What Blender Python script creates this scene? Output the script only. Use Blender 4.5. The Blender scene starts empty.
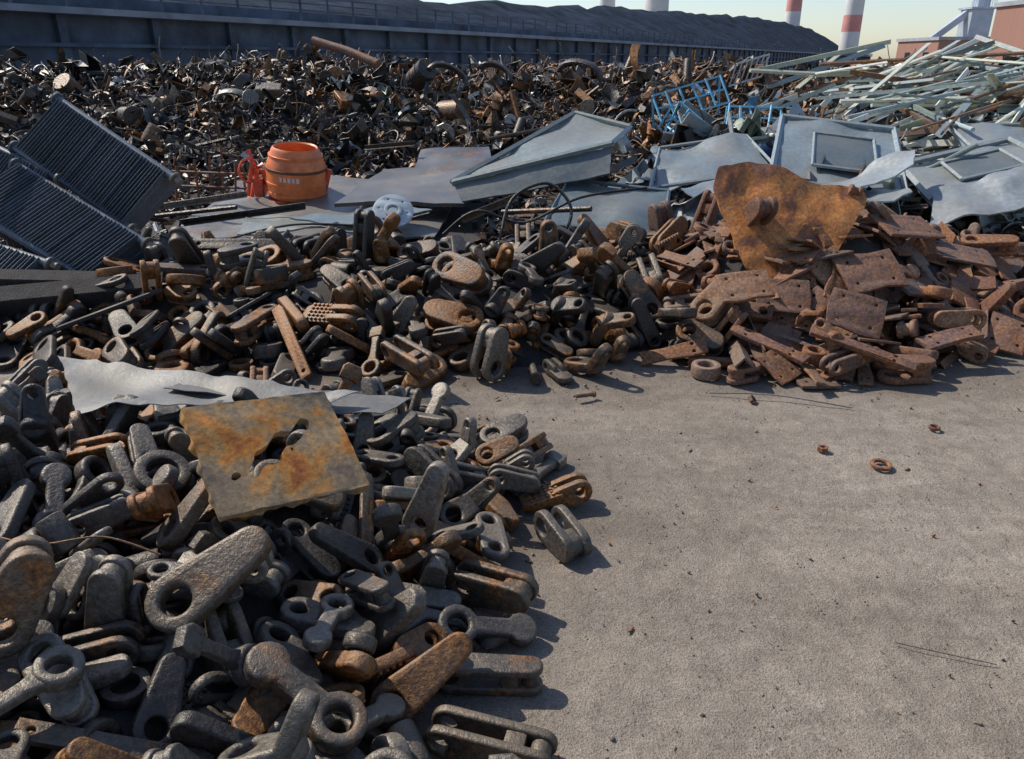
import bpy, bmesh, math, random, time
import numpy as np
from mathutils import Vector, Matrix, Euler, noise, Quaternion
T0=time.time()
R=random.Random(7)
scene=bpy.context.scene
scene.view_settings.view_transform='Standard'
scene.view_settings.look='None'
scene.view_settings.exposure=0
rad=math.radians

# ------------------------------------------------------------------ materials
def nd(nt,typ,**kw):
    n=nt.nodes.new(typ)
    for k,v in kw.items(): setattr(n,k,v)
    return n
def base(name):
    m=bpy.data.materials.new(name); m.use_nodes=True
    nt=m.node_tree; b=nt.nodes['Principled BSDF']
    return m,nt,b
def ramp(nt,src,stops):
    r=nt.nodes.new('ShaderNodeValToRGB'); e=r.color_ramp.elements
    while len(e)>len(stops): e.remove(e[-1])
    while len(e)<len(stops): e.new(.5)
    for i,(p,c) in enumerate(stops):
        e[i].position=p; e[i].color=c if len(c)==4 else (*c,1)
    nt.links.new(src,r.inputs[0]); return r.outputs[0]
def mix(nt,f,a,b,mode='MIX'):
    n=nt.nodes.new('ShaderNodeMix'); n.data_type='RGBA'; n.blend_type=mode
    for s,i in ((f,0),(a,6),(b,7)):
        if isinstance(s,(int,float)): n.inputs[i].default_value=s
        elif isinstance(s,tuple): n.inputs[i].default_value=s if len(s)==4 else (*s,1)
        else: nt.links.new(s,n.inputs[i])
    return n.outputs[2]
def mth(nt,op,a,b=None,clamp=False):
    n=nt.nodes.new('ShaderNodeMath'); n.operation=op; n.use_clamp=clamp
    for s,i in ((a,0),(b,1)):
        if s is None: continue
        if isinstance(s,(int,float)): n.inputs[i].default_value=s
        else: nt.links.new(s,n.inputs[i])
    return n.outputs[0]
def noi(nt,scale,detail=3,rough=.55,coord=None,dist=0):
    n=nd(nt,'ShaderNodeTexNoise'); n.inputs['Scale'].default_value=scale
    n.inputs['Detail'].default_value=detail; n.inputs['Roughness'].default_value=rough
    n.inputs['Distortion'].default_value=dist
    if coord is not None: nt.links.new(coord,n.inputs['Vector'])
    return n.outputs[0]
def objco(nt): return nd(nt,'ShaderNodeTexCoord').outputs['Object']
def bump(nt,b,h,strength,dist):
    n=nd(nt,'ShaderNodeBump'); n.inputs['Strength'].default_value=strength
    n.inputs['Distance'].default_value=dist
    nt.links.new(h,n.inputs['Height']); nt.links.new(n.outputs[0],b.inputs['Normal'])

def scrap_mat(name,metal=.3,r0=.38,r1=.75,dustamt=.55,fine=1.0,rustcol=((.06,.026,.012),(.20,.08,.024),(.43,.20,.052)),dust=(.25,.198,.145),bs=.55,vr=.7):
    m,nt,b=base(name); L=nt.links; co=objco(nt)
    at=nd(nt,'ShaderNodeAttribute',attribute_name='tint')
    n1=noi(nt,9*fine,3,.6,co); n2=noi(nt,55*fine,3,.75,co); n3=noi(nt,4*fine,2,.5,co)
    v=ramp(nt,n2,[(.25,(1-vr,)*3),(.5,(.95,.95,.95)),(.75,(1+vr*1.1,)*3)])
    c=mix(nt,1.0,at.outputs['Color'],v,'MULTIPLY')
    rc=ramp(nt,n2,[(.3,rustcol[0]),(.5,rustcol[1]),(.72,rustcol[2])])
    th=mth(nt,'ADD',n1,mth(nt,'SUBTRACT',at.outputs['Alpha'],.75))
    rm=mth(nt,'MULTIPLY',mth(nt,'SUBTRACT',th,.15),4,True)
    c=mix(nt,rm,c,rc)
    g=nd(nt,'ShaderNodeNewGeometry'); sx=nd(nt,'ShaderNodeSeparateXYZ'); L.new(g.outputs['Normal'],sx.inputs[0])
    up=mth(nt,'MULTIPLY',mth(nt,'SUBTRACT',sx.outputs[2],.25),1.4,True)
    dm=mth(nt,'MULTIPLY',mth(nt,'MULTIPLY',up,mth(nt,'MULTIPLY',mth(nt,'SUBTRACT',n3,.35),3,True)),dustamt)
    c=mix(nt,dm,c,dust)
    L.new(c,b.inputs['Base Color'])
    b.inputs['Metallic'].default_value=metal
    rr=mth(nt,'ADD',mth(nt,'MULTIPLY',n2,r1-r0),r0)
    rr=mth(nt,'ADD',rr,mth(nt,'MULTIPLY',mth(nt,'ADD',rm,dm),.12),True)
    L.new(rr,b.inputs['Roughness'])
    bump(nt,b,n2,bs,.008/fine)
    return m
M_link=scrap_mat('cast_steel',metal=.35,r0=.25,r1=.7,dustamt=.5,bs=.65,vr=.55)
M_rust=scrap_mat('rusty_steel',metal=.1,r0=.45,r1=.85,dustamt=.25,rustcol=((.065,.027,.016),(.19,.074,.032),(.42,.19,.06)))
M_far=scrap_mat('mixed_scrap',metal=.4,r0=.22,r1=.6,dustamt=.3,fine=.5)
M_paint=scrap_mat('weathered_paint',metal=.3,r0=.22,r1=.5,dustamt=.6,fine=.35,dust=(.27,.245,.21),bs=.08,vr=.22)
M_bar=scrap_mat('weathered_bar_paint',metal=.0,r0=.4,r1=.7,dustamt=.2,fine=.4,dust=(.4,.38,.33),bs=.1,vr=.25)
M_galv=scrap_mat('weathered_sheet',metal=.25,r0=.42,r1=.7,dustamt=.8,fine=.6,dust=(.19,.17,.145),bs=.2,vr=.3)
M_fin=scrap_mat('radiator_paint',metal=.2,r0=.35,r1=.55,dustamt=.15,fine=.5,bs=.05,vr=.25)

def simple(name,col,rough=.6,metal=0,scale=5,var=.35,bmp=.2,bd=.01,spec=.5):
    m,nt,b=base(name); co=objco(nt)
    n=noi(nt,scale,4,.6,co)
    lo=tuple(c*(1-var) for c in col); hi=tuple(min(1,c*(1+var)) for c in col)
    nt.links.new(ramp(nt,n,[(.3,lo),(.7,hi)]),b.inputs['Base Color'])
    b.inputs['Roughness'].default_value=rough; b.inputs['Metallic'].default_value=metal
    b.inputs['Specular IOR Level'].default_value=spec
    bump(nt,b,noi(nt,scale*8,3,.6,co),bmp,bd)
    return m

# ------------------------------------------------------------------ templates
def from_mesh(me):
    n=len(me.vertices); V=np.zeros(n*3); me.vertices.foreach_get('co',V)
    lt=np.zeros(len(me.polygons),int); me.polygons.foreach_get('loop_total',lt)
    li=np.zeros(len(me.loops),int); me.loops.foreach_get('vertex_index',li)
    return (V.reshape(-1,3),lt,li)
def from_bm(bm):
    me=bpy.data.meshes.new('t'); bm.to_mesh(me); bm.free(); t=from_mesh(me); bpy.data.meshes.remove(me); return t
def join(*ts):
    off=0;V=[];lt=[];li=[]
    for v,a,b in ts:
        V.append(v); lt.append(a); li.append(b+off); off+=len(v)
    return (np.concatenate(V),np.concatenate(lt),np.concatenate(li))
def tf(t,loc=(0,0,0),rot=(0,0,0),sc=(1,1,1)):
    M=Matrix.LocRotScale(Vector(loc),Euler(rot),Vector(sc)); return tm(t,M)
def tm(t,M):
    A=np.array(M); return (t[0]@A[:3,:3].T+A[:3,3],t[1],t[2])
def prof(outline,holes,th,bev=.006,br=1):
    cu=bpy.data.curves.new('c','CURVE'); cu.dimensions='2D'; cu.fill_mode='BOTH'
    for k,pts in enumerate([outline]+holes):
        sp=cu.splines.new('POLY'); sp.points.add(len(pts)-1)
        for p,q in zip(sp.points,pts): p.co=(q[0],q[1],0,1)
        sp.use_cyclic_u=True
    cu.extrude=max(th/2-bev,.0005); cu.bevel_depth=bev; cu.bevel_resolution=br; cu.offset=-bev
    ob=bpy.data.objects.new('c',cu); scene.collection.objects.link(ob)
    dg=bpy.context.evaluated_depsgraph_get(); dg.update()
    me=bpy.data.meshes.new_from_object(ob.evaluated_get(dg))
    bm=bmesh.new(); bm.from_mesh(me); bmesh.ops.remove_doubles(bm,verts=bm.verts,dist=1e-5)
    bmesh.ops.recalc_face_normals(bm,faces=bm.faces)
    t=from_bm(bm); bpy.data.objects.remove(ob); bpy.data.curves.remove(cu); bpy.data.meshes.remove(me)
    return t
def circ(x,y,r,n=18,ph=0): return [(x+r*math.cos(2*math.pi*i/n+ph),y+r*math.sin(2*math.pi*i/n+ph)) for i in range(n)]
def hull2(r1,r2,L,n=10):
    a=math.acos((r1-r2)/L); p=[]
    for i in range(n+1):
        t=-a+2*a*i/n; p.append((L+r2*math.cos(t),r2*math.sin(t)))
    for i in range(n+1):
        t=a+(2*math.pi-2*a)*i/n; p.append((r1*math.cos(t),r1*math.sin(t)))
    return p
def waist(r1,r2,L,w,n=12):
    p=[]
    a2=math.asin(min(.99,w/r2))
    for i in range(n+1):
        t=-(math.pi-a2)+2*(math.pi-a2)*i/n; p.append((L+r2*math.cos(t),r2*math.sin(t)))
    a1=math.asin(min(.99,w/r1))
    for i in range(n+1):
        t=a1+(2*math.pi-2*a1)*i/n; p.append((r1*math.cos(t),r1*math.sin(t)))
    return p
def box(sx,sy,sz,bev=.006,seg=1):
    bm=bmesh.new(); bmesh.ops.create_cube(bm,size=1)
    bmesh.ops.scale(bm,vec=(sx,sy,sz),verts=bm.verts)
    if bev>0: bmesh.ops.bevel(bm,geom=bm.edges[:],offset=bev,segments=seg,affect='EDGES',profile=.6)
    return from_bm(bm)
def cyl(r1,r2,h,n=16,bev=0):
    bm=bmesh.new(); bmesh.ops.create_cone(bm,cap_ends=True,segments=n,radius1=r1,radius2=r2,depth=h)
    if bev>0:
        es=[e for e in bm.edges if len(e.link_faces)==2 and any(len(f.verts)>4 for f in e.link_faces)]
        bmesh.ops.bevel(bm,geom=es,offset=bev,segments=1,affect='EDGES')
    return from_bm(bm)
def tube(pts,r,n=8,close=False):
    pts=[Vector(p) for p in pts]; V=[];lt=[];li=[]
    N=len(pts); up=Vector((.13,.31,.94)).normalized()
    for i,p in enumerate(pts):
        d=(pts[min(i+1,N-1)]-pts[max(i-1,0)]).normalized()
        s=d.cross(up); 
        if s.length<.05: s=d.cross(Vector((1,0,0)))
        s.normalize(); u=s.cross(d); rr=r[i] if isinstance(r,(list,tuple)) else r
        for k in range(n):
            a=2*math.pi*k/n; V.append(p+s*math.cos(a)*rr+u*math.sin(a)*rr)
    for i in range(N-1):
        for k in range(n):
            a=i*n+k;b_=i*n+(k+1)%n; li+=[a,b_,b_+n,a+n]; lt.append(4)
    li+=list(range(n))[::-1]; lt.append(n); li+=list(range((N-1)*n,N*n)); lt.append(n)
    return (np.array([tuple(v) for v in V]),np.array(lt),np.array(li))
def lathe(prof_,n=32):
    V=[];lt=[];li=[]
    for (r,z) in prof_:
        for k in range(n):
            a=2*math.pi*k/n; V.append((r*math.cos(a),r*math.sin(a),z))
    for i in range(len(prof_)-1):
        for k in range(n):
            a=i*n+k;b_=i*n+(k+1)%n; li+=[a,b_,b_+n,a+n]; lt.append(4)
    return (np.array(V),np.array(lt),np.array(li))
def sheet(corners,nu,nv,th,warp=.02,fr=2.0,seed=0,edge=0.0,curl=None,hole=None):
    a,b,c,d=[Vector(q) for q in corners]
    nr=(b-a).cross(d-a).normalized(); P={}
    bm=bmesh.new()
    for i in range(nu+1):
        for j in range(nv+1):
            u=i/nu; v=j/nv
            p=a*(1-u)*(1-v)+b*u*(1-v)+c*u*v+d*(1-u)*v
            s=Vector((p.x*fr+seed*3.7,p.y*fr,p.z*fr))
            p=p+nr*noise.fractal(s,1,2,3)*warp
            if edge and (i in (0,nu) or j in (0,nv)):
                p+=Vector((noise.noise(s*9),noise.noise(s*9+Vector((5,5,5))),noise.noise(s*9+Vector((9,1,5)))))*edge
            if curl: p+=nr*curl(u,v)
            P[i,j]=bm.verts.new(p)
    for i in range(nu):
        for j in range(nv):
            if hole and hole((i+.5)/nu,(j+.5)/nv): continue
            bm.faces.new((P[i,j],P[i+1,j],P[i+1,j+1],P[i,j+1]))
    loose=[v for v in bm.verts if not v.link_faces]
    bmesh.ops.delete(bm,geom=loose,context='VERTS')
    if hole:
        for _ in range(3):
            new={}
            for v in bm.verts:
                bn=[e.other_vert(v) for e in v.link_edges if len(e.link_faces)==1]
                if len(bn)==2: new[v]=v.co*.5+(bn[0].co+bn[1].co)*.25
            for v,c_ in new.items(): v.co=c_
    bmesh.ops.solidify(bm,geom=bm.faces[:],thickness=th)
    bmesh.ops.recalc_face_normals(bm,faces=bm.faces)
    return from_bm(bm)

class Batch:
    def __init__(s): s.V=[];s.lt=[];s.li=[];s.c=[];s.off=0
    def add(s,t,M=None,tint=(.1,.1,.1,.5)):
        V=t[0]
        if M is not None:
            A=np.array(M); V=V@A[:3,:3].T+A[:3,3]
        s.V.append(V); s.lt.append(t[1]); s.li.append(t[2]+s.off); s.off+=len(V)
        s.c.append(np.asarray(tint,dtype=np.float32) if isinstance(tint,np.ndarray) else np.tile(np.array(tint,dtype=np.float32),(len(V),1)))
    def build(s,name,mat,parent=None,sharp=38):
        V=np.concatenate(s.V);lt=np.concatenate(s.lt);li=np.concatenate(s.li);c=np.concatenate(s.c)
        me=bpy.data.meshes.new(name); me.vertices.add(len(V)); me.vertices.foreach_set('co',V.ravel())
        me.loops.add(len(li)); me.loops.foreach_set('vertex_index',li)
        me.polygons.add(len(lt)); ls=np.concatenate([[0],np.cumsum(lt)[:-1]])
        me.polygons.foreach_set('loop_start',ls); me.polygons.foreach_set('loop_total',lt)
        me.update(calc_edges=True); me.validate()
        a=me.attributes.new('tint','FLOAT_COLOR','POINT')
        if len(a.data)==len(c): a.data.foreach_set('color',c.ravel())
        me.shade_smooth()
        me.set_sharp_from_angle(angle=rad(sharp))
        me.materials.append(mat)
        ob=bpy.data.objects.new(name,me); scene.collection.objects.link(ob)
        if parent: ob.parent=parent
        return ob
def empty(name,loc=(0,0,0)):
    e=bpy.data.objects.new(name,None); scene.collection.objects.link(e); e.location=loc; return e
def single(name,t,mat,tint=(.1,.1,.1,.5),parent=None,sharp=38):
    b=Batch(); b.add(t,None,tint); return b.build(name,mat,parent,sharp)

# ---- casting templates
def lug(L=.19): return prof(hull2(.068,.042,L),[circ(0,0,.034,22)],.05,.010,2)
def link2(): return prof(hull2(.058,.058,.17),[circ(0,0,.029),circ(.17,0,.029)],.038,.009,2)
def eyebar(): return prof(waist(.07,.055,.22,.032),[circ(0,0,.036,22)],.05,.012,2)
def fork(L=.19,r=.06,g=.034,th=.03):
    s=prof(hull2(r,r*.8,L),[circ(0,0,r*.52)],th,.008,2)
    return join(tf(s,(0,0,g)),tf(s,(0,0,-g)),tf(cyl(r*.62,r*.62,2*g+.01,16,.004),(L,0,0)),tf(box(.05,r*1.2,2*g+.004,.012,2),(L-.03,0,0)))
def dogbone():
    ring=prof(circ(0,0,.074,26),[circ(0,0,.038,22)],.06,.013,2)
    neck=prof([(.05,-.04),(.11,-.026),(.2,-.024),(.27,-.032),(.27,.032),(.2,.024),(.11,.026),(.05,.04)],[],.042,.01,2)
    head=prof([(.25,-.048),(.31,-.052),(.335,-.035),(.335,.035),(.31,.052),(.25,.048)],[],.055,.01,2)
    return join(ring,neck,head)
def tread():
    t=[prof([(-.08,-.055),(.05,-.055),(.085,-.03),(.085,.03),(.05,.055),(-.08,.055)],[],.04,.008)]
    for i in range(6):
        for j in range(5):
            t.append(tf(cyl(.0075,.006,.01,6),(-.065+i*.022,-.04+j*.02,.0235)))
    l=prof(hull2(.05,.045,.08),[circ(0,0,.023)],.03,.006)
    t.append(tf(l,(-.15,0.028,-.012),(rad(90),0,0))); t.append(tf(l,(-.15,-.028,-.012),(rad(90),0,0)))
    return join(*t)
def ring(r=.075,h=.042,th=.04): return prof(circ(0,0,r,26),[circ(0,0,h,20)],th,.008)
def shoe():
    b=prof([(-.1,-.06),(.1,-.06),(.11,0),(.1,.06),(-.1,.06),(-.085,0)],[circ(.02,0,.018,12)],.032,.008)
    l=prof(hull2(.042,.05,.05),[circ(0,0,.02,14)],.026,.006)
    return join(b,tf(l,(-.02,.04,.055),(rad(90),rad(90),0)),tf(l,(-.02,-.04,.055),(rad(90),rad(90),0)))
def longfork():
    s=prof(hull2(.05,.042,.27),[circ(0,0,.026)],.03,.009,2)
    return join(tf(s,(0,0,.036)),tf(s,(0,0,-.036)),tf(box(.06,.07,.08,.01,2),(.2,0,0)),tf(cyl(.03,.03,.08,14,.004),(.27,0,0)))
def bentlug():
    a=prof(hull2(.067,.05,.12),[circ(0,0,.036)],.055,.012,2)
    b=prof(hull2(.052,.04,.12),[circ(.12,0,.02,14)],.05,.011,2)
    return join(a,tf(b,(.12,0,0),(0,rad(-50),0)))
def chain_oval():
    o=hull2(.05,.05,.12); i=hull2(.026,.026,.12)
    return prof(o,[i],.034,.012,2)
def sleeve(): return prof(circ(0,0,.045,22),[circ(0,0,.027,18)],.13,.007)
def wedge(): return prof([(-.12,-.05),(.03,-.055),(.13,-.025),(.13,.02),(.02,.05),(-.12,.045)],[circ(-.075,0,.022,14)],.06,.012,2)
def toothed():
    p=[]
    for i in range(9):
        x=-.12+i*.03; p+=[(x,.035),(x+.012,.048),(x+.02,.048)]
    p+=[(.145,.03),(.15,-.045),(-.12,-.05)]
    return prof(p,[circ(-.08,-.008,.02,12),circ(.1,-.008,.02,12)],.05,.005)
def pin(): return join(tf(cyl(.02,.02,.2,14,.004),(0,0,0),(0,rad(90),0)),tf(cyl(.032,.032,.02,14,.004),(.1,0,0),(0,rad(90),0)))
def chunk(seed):
    bm=bmesh.new(); bmesh.ops.create_icosphere(bm,subdivisions=3,radius=.07)
    for v in bm.verts:
        q=v.co*14+Vector((seed*9,0,0)); v.co=v.co*(1+.55*noise.noise(q)); v.co.z*=.6
    return from_bm(bm)
def flatbar(): return prof([(-.24,-.03),(.22,-.032),(.25,-.02),(.25,.028),(-.24,.03)],[circ(-.2,0,.011,10)],.02,.003)
LT=[lug(),link2(),fork(),dogbone(),tread(),ring(),shoe(),longfork(),bentlug(),chain_oval(),sleeve(),wedge(),toothed(),pin(),chunk(1),ring(.06,.034,.055),fork(.14,.068,.04,.036),eyebar(),lug(.24),flatbar()]
LW=[16,10,15,9,5,8,2,9,9,3,2,1.5,.3,1.5,1.5,4,14,13,11,1.5]
def rplate(w,h,th=.018,holes=2,seed=0):
    r=random.Random(seed); j=lambda: r.uniform(-.012,.012)
    o=[(-w/2+j(),-h/2+j()),(-w*.2,-h/2+j()),(w*.15,-h/2+j()),(w/2+j(),-h/2+j()),(w/2+j(),0),(w/2+j(),h/2+j()),(w*.1,h/2+j()),(-w*.25,h/2+j()),(-w/2+j(),h/2+j()),(-w/2+j(),0)]
    H=[circ(-w*.3,h*.3*(1 if k%2 else -1),.012,10) if k<2 else circ(w*.3,h*.3*(1 if k%2 else -1),.012,10) for k in range(holes)]
    return prof(o,H,th,.003)
PT=[rplate(.3,.24,.02,4,1),rplate(.22,.2,.025,2,2),rplate(.4,.09,.02,2,3),rplate(.34,.16,.016,0,4),rplate(.26,.13,.03,2,5),
    join(tf(box(.42,.07,.012,.002),(0,0,0)),tf(box(.42,.012,.07,.002),(0,.035,.03)))]

# ------------------------------------------------------------------ terrain of piles
def pdist(poly,x,y):
    ins=False; dm=1e9; n=len(poly)
    for i in range(n):
        x1,y1=poly[i]; x2,y2=poly[(i+1)%n]
        if (y1>y)!=(y2>y) and x<(x2-x1)*(y-y1)/(y2-y1)+x1: ins=not ins
        dx,dy=x2-x1,y2-y1; t=max(0,min(1,((x-x1)*dx+(y-y1)*dy)/(dx*dx+dy*dy)))
        d=math.hypot(x-x1-t*dx,y-y1-t*dy); dm=min(dm,d)
    return dm if ins else -dm
P1=[(-.42,.3),(-.36,1.5),(-.28,2.0),(-.12,2.45),(.2,2.8),(.1,3.2),(-.4,3.75),(-1.3,4.0),(-3.6,4.1),(-3.6,.3)]
P2=[(-4.2,4.6),(-1.4,4.35),(-.15,4.3),(.5,4.4),(.86,4.85),(1.25,4.45),(2.3,4.25),(3.3,4.95),(4.6,5.6),(4.8,7.4),(2,7.2),(0,6.7),(-1.5,6.8),(-4.2,6.3)]
def H1(x,y):
    d=pdist(P1,x,y)-.14
    if d<0: return d*.5
    h=min(.26,.5*d)
    if y>2.9: h*=max(.5,1-(y-2.9)*.6)
    return h+.05*noise.noise(Vector((x*1.5,y*1.5,0)))*min(1,d*3)
def H2(x,y):
    d=pdist(P2,x,y)-.16
    if d<0: return d*.5
    h=min(.32,.5*d)
    h+=.42*math.exp(-((x-2.2)/.9)**2-((y-5.7)/.65)**2)
    return h+.06*noise.noise(Vector((x*1.3,y*1.3,4)))*min(1,d*3)
def grid_t(f,x0,x1,y0,y1,st):
    nx=int((x1-x0)/st)+1; ny=int((y1-y0)/st)+1
    V=[(x0+i*st,y0+j*st,f(x0+i*st,y0+j*st)) for i in range(nx) for j in range(ny)]
    li=[];lt=[]
    for i in range(nx-1):
        for j in range(ny-1):
            a=i*ny+j; li+=[a,a+ny,a+ny+1,a+1]; lt.append(4)
    return (np.array(V),np.array(lt),np.array(li))
core1=grid_t(H1,-3.8,.5,.2,4.4,.1); core2=grid_t(H2,-4.4,5.0,4.1,7.6,.12)

# ------------------------------------------------------------------ rigid-body settling of loose castings
def tomesh(t,name='m'):
    me=bpy.data.meshes.new(name); V,lt,li=t; fs=[];o=0
    for k in lt: fs.append([int(q) for q in li[o:o+k]]); o+=k
    me.from_pydata([tuple(v) for v in V],[],fs); return me
def hullmesh(t):
    bm=bmesh.new()
    V=t[0]; 
    for v in V: bm.verts.new(v)
    bmesh.ops.convex_hull(bm,input=bm.verts)
    bmesh.ops.delete(bm,geom=[v for v in bm.verts if not v.link_faces],context='VERTS')
    bmesh.ops.remove_doubles(bm,verts=bm.verts,dist=.006)
    me=bpy.data.meshes.new('h'); bm.to_mesh(me); bm.free(); return me
ALL=LT+PT
hm=[hullmesh(t) for t in ALL]
spawn=[]
def rq(flat=.5):
    q=Quaternion((R.gauss(0,1),R.gauss(0,1),R.gauss(0,1),R.gauss(0,1))); q.normalize()
    if R.random()<flat: q=Euler((R.gauss(0,.35),R.gauss(0,.35),R.uniform(0,6.28))).to_quaternion()
    return q
def pick(): return R.choices(range(len(LT)),LW)[0]
def fill(poly,H,x0,x1,y0,y1,st,layers,sel,inset=.08,z0=.14,dz=.24,cond=None):
    for k in range(layers):
        y=y0+R.random()*st
        while y<y1:
            x=x0+R.random()*st
            while x<x1:
                px=x+R.uniform(-.03,.03); py=y+R.uniform(-.03,.03)
                if pdist(poly,px,py)>inset+.07*k and (cond is None or cond(px,py,k)):
                    i,s,pile=sel(px,py)
                    spawn.append((i,(px,py,max(0,H(px,py))+z0+k*dz),rq(.45),s,pile))
                x+=st
            y+=st
fill(P1,H1,-3.2,.4,.55,4.1,.18,3,lambda x,y:(pick(),R.uniform(.74,1.02),1),
     cond=lambda x,y,k: x>-.85*y-.75 and not(k>=1 and y>2.85 and x<-.6) and not(k>=2 and y>2.7 and x<-.2))
def sel2(x,y):
    if x>1.35+.3*R.gauss(0,1)*.6 and R.random()<.72: return (len(LT)+R.randrange(len(PT)),R.uniform(.7,1.1),3)
    return (pick(),R.uniform(.85,1.35) if R.random()<.85 else R.uniform(1.3,1.6),2 if x<1.35 else 3)
fill(P2,H2,-3.6,4.5,4.2,6.9,.24,2,sel2)
fill(P2,H2,1.2,4.2,4.6,6.4,.26,1,sel2,.2,.62)
def hero(i,x,y,z,e,s,p): spawn.append((i,(x,y,z),Euler([rad(a) for a in e]).to_quaternion(),s,p))
hero(3,-.66,1.5,.95,(10,5,15),1.0,1)
hero(7,-.48,1.75,.95,(5,10,-60),1.1,1)
hero(5,-1.45,2.1,.95,(0,5,0),1.3,1)
hero(0,-1.05,2.0,.95,(0,5,160),1.25,1)
hero(16,-1.25,1.6,.95,(90,0,70),1.1,1)
hero(2,-.3,2.15,.9,(0,0,-30),1.1,1)
hero(4,.05,2.85,.5,(0,0,200),1.1,1)
hero(8,-1.6,1.75,.95,(0,0,30),1.2,1)
hero(17,-.9,1.55,.95,(0,0,100),1.1,1)
hero(19,-2.35,5.1,1.0,(40,50,40),1.4,2); hero(19,-1.35,4.75,.9,(20,-50,60),1.3,2); hero(19,-2.0,5.6,1.1,(0,20,10),1.5,2)
hero(5,-2.2,5.2,1.0,(30,0,0),1.7,2); hero(15,-1.5,5.4,1.0,(60,0,0),2.0,2); hero(5,-2.7,5.3,1.0,(60,20,0),1.6,2)
obs=[]
for (i,p,q,s,g) in spawn:
    o=bpy.data.objects.new('sim',hm[i]); o.location=p; o.rotation_mode='QUATERNION'; o.rotation_quaternion=q; o.scale=(s,s,s)
    scene.collection.objects.link(o); obs.append(o)
col=[]
gp=grid_t(lambda x,y:0,-8,8,-2,10,2.0)
for t in (core1,core2,gp):
    o=bpy.data.objects.new('col',tomesh(t)); scene.collection.objects.link(o); col.append(o)
bpy.ops.rigidbody.world_add(); rbw=scene.rigidbody_world
rbw.substeps_per_frame=5; rbw.solver_iterations=8
NF=54
rbw.point_cache.frame_start=1; rbw.point_cache.frame_end=NF+2
scene.frame_end=NF+2; scene.frame_set(1)
vl=bpy.context.view_layer
for o in scene.objects: o.select_set(False)
for o in obs: o.select_set(True)
vl.objects.active=obs[0]
bpy.ops.rigidbody.objects_add(type='ACTIVE')
for o in obs:
    rb=o.rigid_body; rb.collision_shape='CONVEX_HULL'; rb.use_margin=True; rb.collision_margin=.002; rb.friction=.9; rb.restitution=.0
    rb.linear_damping=.12; rb.angular_damping=.35; rb.mass=5
for o in obs: o.select_set(False)
for o in col: o.select_set(True)
vl.objects.active=col[0]
bpy.ops.rigidbody.objects_add(type='PASSIVE')
for o in col:
    rb=o.rigid_body; rb.collision_shape='MESH'; rb.friction=1; rb.use_margin=True; rb.collision_margin=.003
t1=time.time()
for f in range(1,NF+1): scene.frame_set(f)
dg=bpy.context.evaluated_depsgraph_get()
res=[o.evaluated_get(dg).matrix_world.copy() for o in obs]
print('SIM bodies',len(obs),'time',time.time()-t1)
bpy.ops.rigidbody.world_remove()
for o in obs+col: bpy.data.objects.remove(o)
scene.frame_set(1)

STEEL=[(.10,.086,.073,.25),(.145,.124,.102,.28),(.055,.048,.043,.22),(.11,.084,.06,.42),(.185,.16,.13,.28),(.13,.08,.045,.58),(.22,.12,.045,.85),(.078,.064,.052,.38)]
def tint(pal,w):
    c=R.choices(pal,w)[0]; k=R.uniform(.7,1.3); return (c[0]*k,c[1]*k,c[2]*k,min(1,max(0,c[3]+R.uniform(-.1,.1))))
RUSTP=[(.16,.07,.042,.55),(.14,.07,.045,.48),(.24,.135,.075,.48),(.10,.06,.045,.42),(.18,.115,.08,.35),(.29,.135,.05,.85)]
RW=[10,10,6,7,6,5]
b1=Batch();b2=Batch();b3=Batch()
TOP=[]
for m,(i,p,q,s,g) in zip(res,spawn):
    t=m.translation
    if t.z<-.05 or t.z>2: continue
    P=P1 if g==1 else P2
    if pdist(P,t.x,t.y)<-.16: continue
    A=np.array(m); TOP.append(ALL[i][0][::5]@A[:3,:3].T+A[:3,3])
    if g==1:
        k=math.exp(-((t.x+.15)/.45)**2-((t.y-2.6)/.7)**2)
        b1.add(ALL[i],m,tint(STEEL,[18,14,16,12,8,5+13*k,1.5+12*k,12]))
    elif g==2:
        c=tint(STEEL,[8,5,20,12,4,13,7,12]); b2.add(ALL[i],m,(c[0]*.75,c[1]*.7,c[2]*.67,min(1,c[3]+.03)))
    else: b3.add(ALL[i],m,tint(RUSTP,RW))
def embed(poly,H,x0,x1,y0,y1,n,which):
    for k in range(n):
        x=R.uniform(x0,x1); y=R.uniform(y0,y1)
        if pdist(poly,x,y)<.2: continue
        if 1.3<x<2.7 and 4.95<y<5.9: continue
        pl_=which(x,y); s=R.uniform(.7,1.05)
        i=len(LT)+R.randrange(5) if pl_ is b3 and R.random()<.75 else pick()
        M=Matrix.LocRotScale(Vector((x,y,H(x,y)+R.uniform(-.01,.05))),rq(.5),Vector((s,s,s)))
        c=tint(RUSTP,RW) if pl_ is b3 else tint(STEEL,[10,6,16,12,4,12,4,12])
        if pl_ is not b3: c=(c[0]*.75,c[1]*.72,c[2]*.7,c[3])
        pl_.add(ALL[i],M,c)
embed(P2,H2,-3.2,4.4,4.3,7.0,520,lambda x,y: b3 if x>1.4 else b2)
embed(P1,H1,-2.8,.3,.9,3.9,160,lambda x,y:b1)
for k in range(45):   # flat rusty plates on the dirt around the foot of the large plate
    x=R.uniform(1.35,2.65); y=R.uniform(4.95,5.85); s=R.uniform(.8,1.1)
    b3.add(PT[R.randrange(5)],Matrix.LocRotScale(Vector((x,y,H2(x,y)+R.uniform(.0,.04))),Euler((R.gauss(.25,.2),R.gauss(0,.2),R.uniform(0,6.28))).to_quaternion(),Vector((s,s,s))),tint(RUSTP,RW))
TOP=np.concatenate(TOP)
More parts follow.
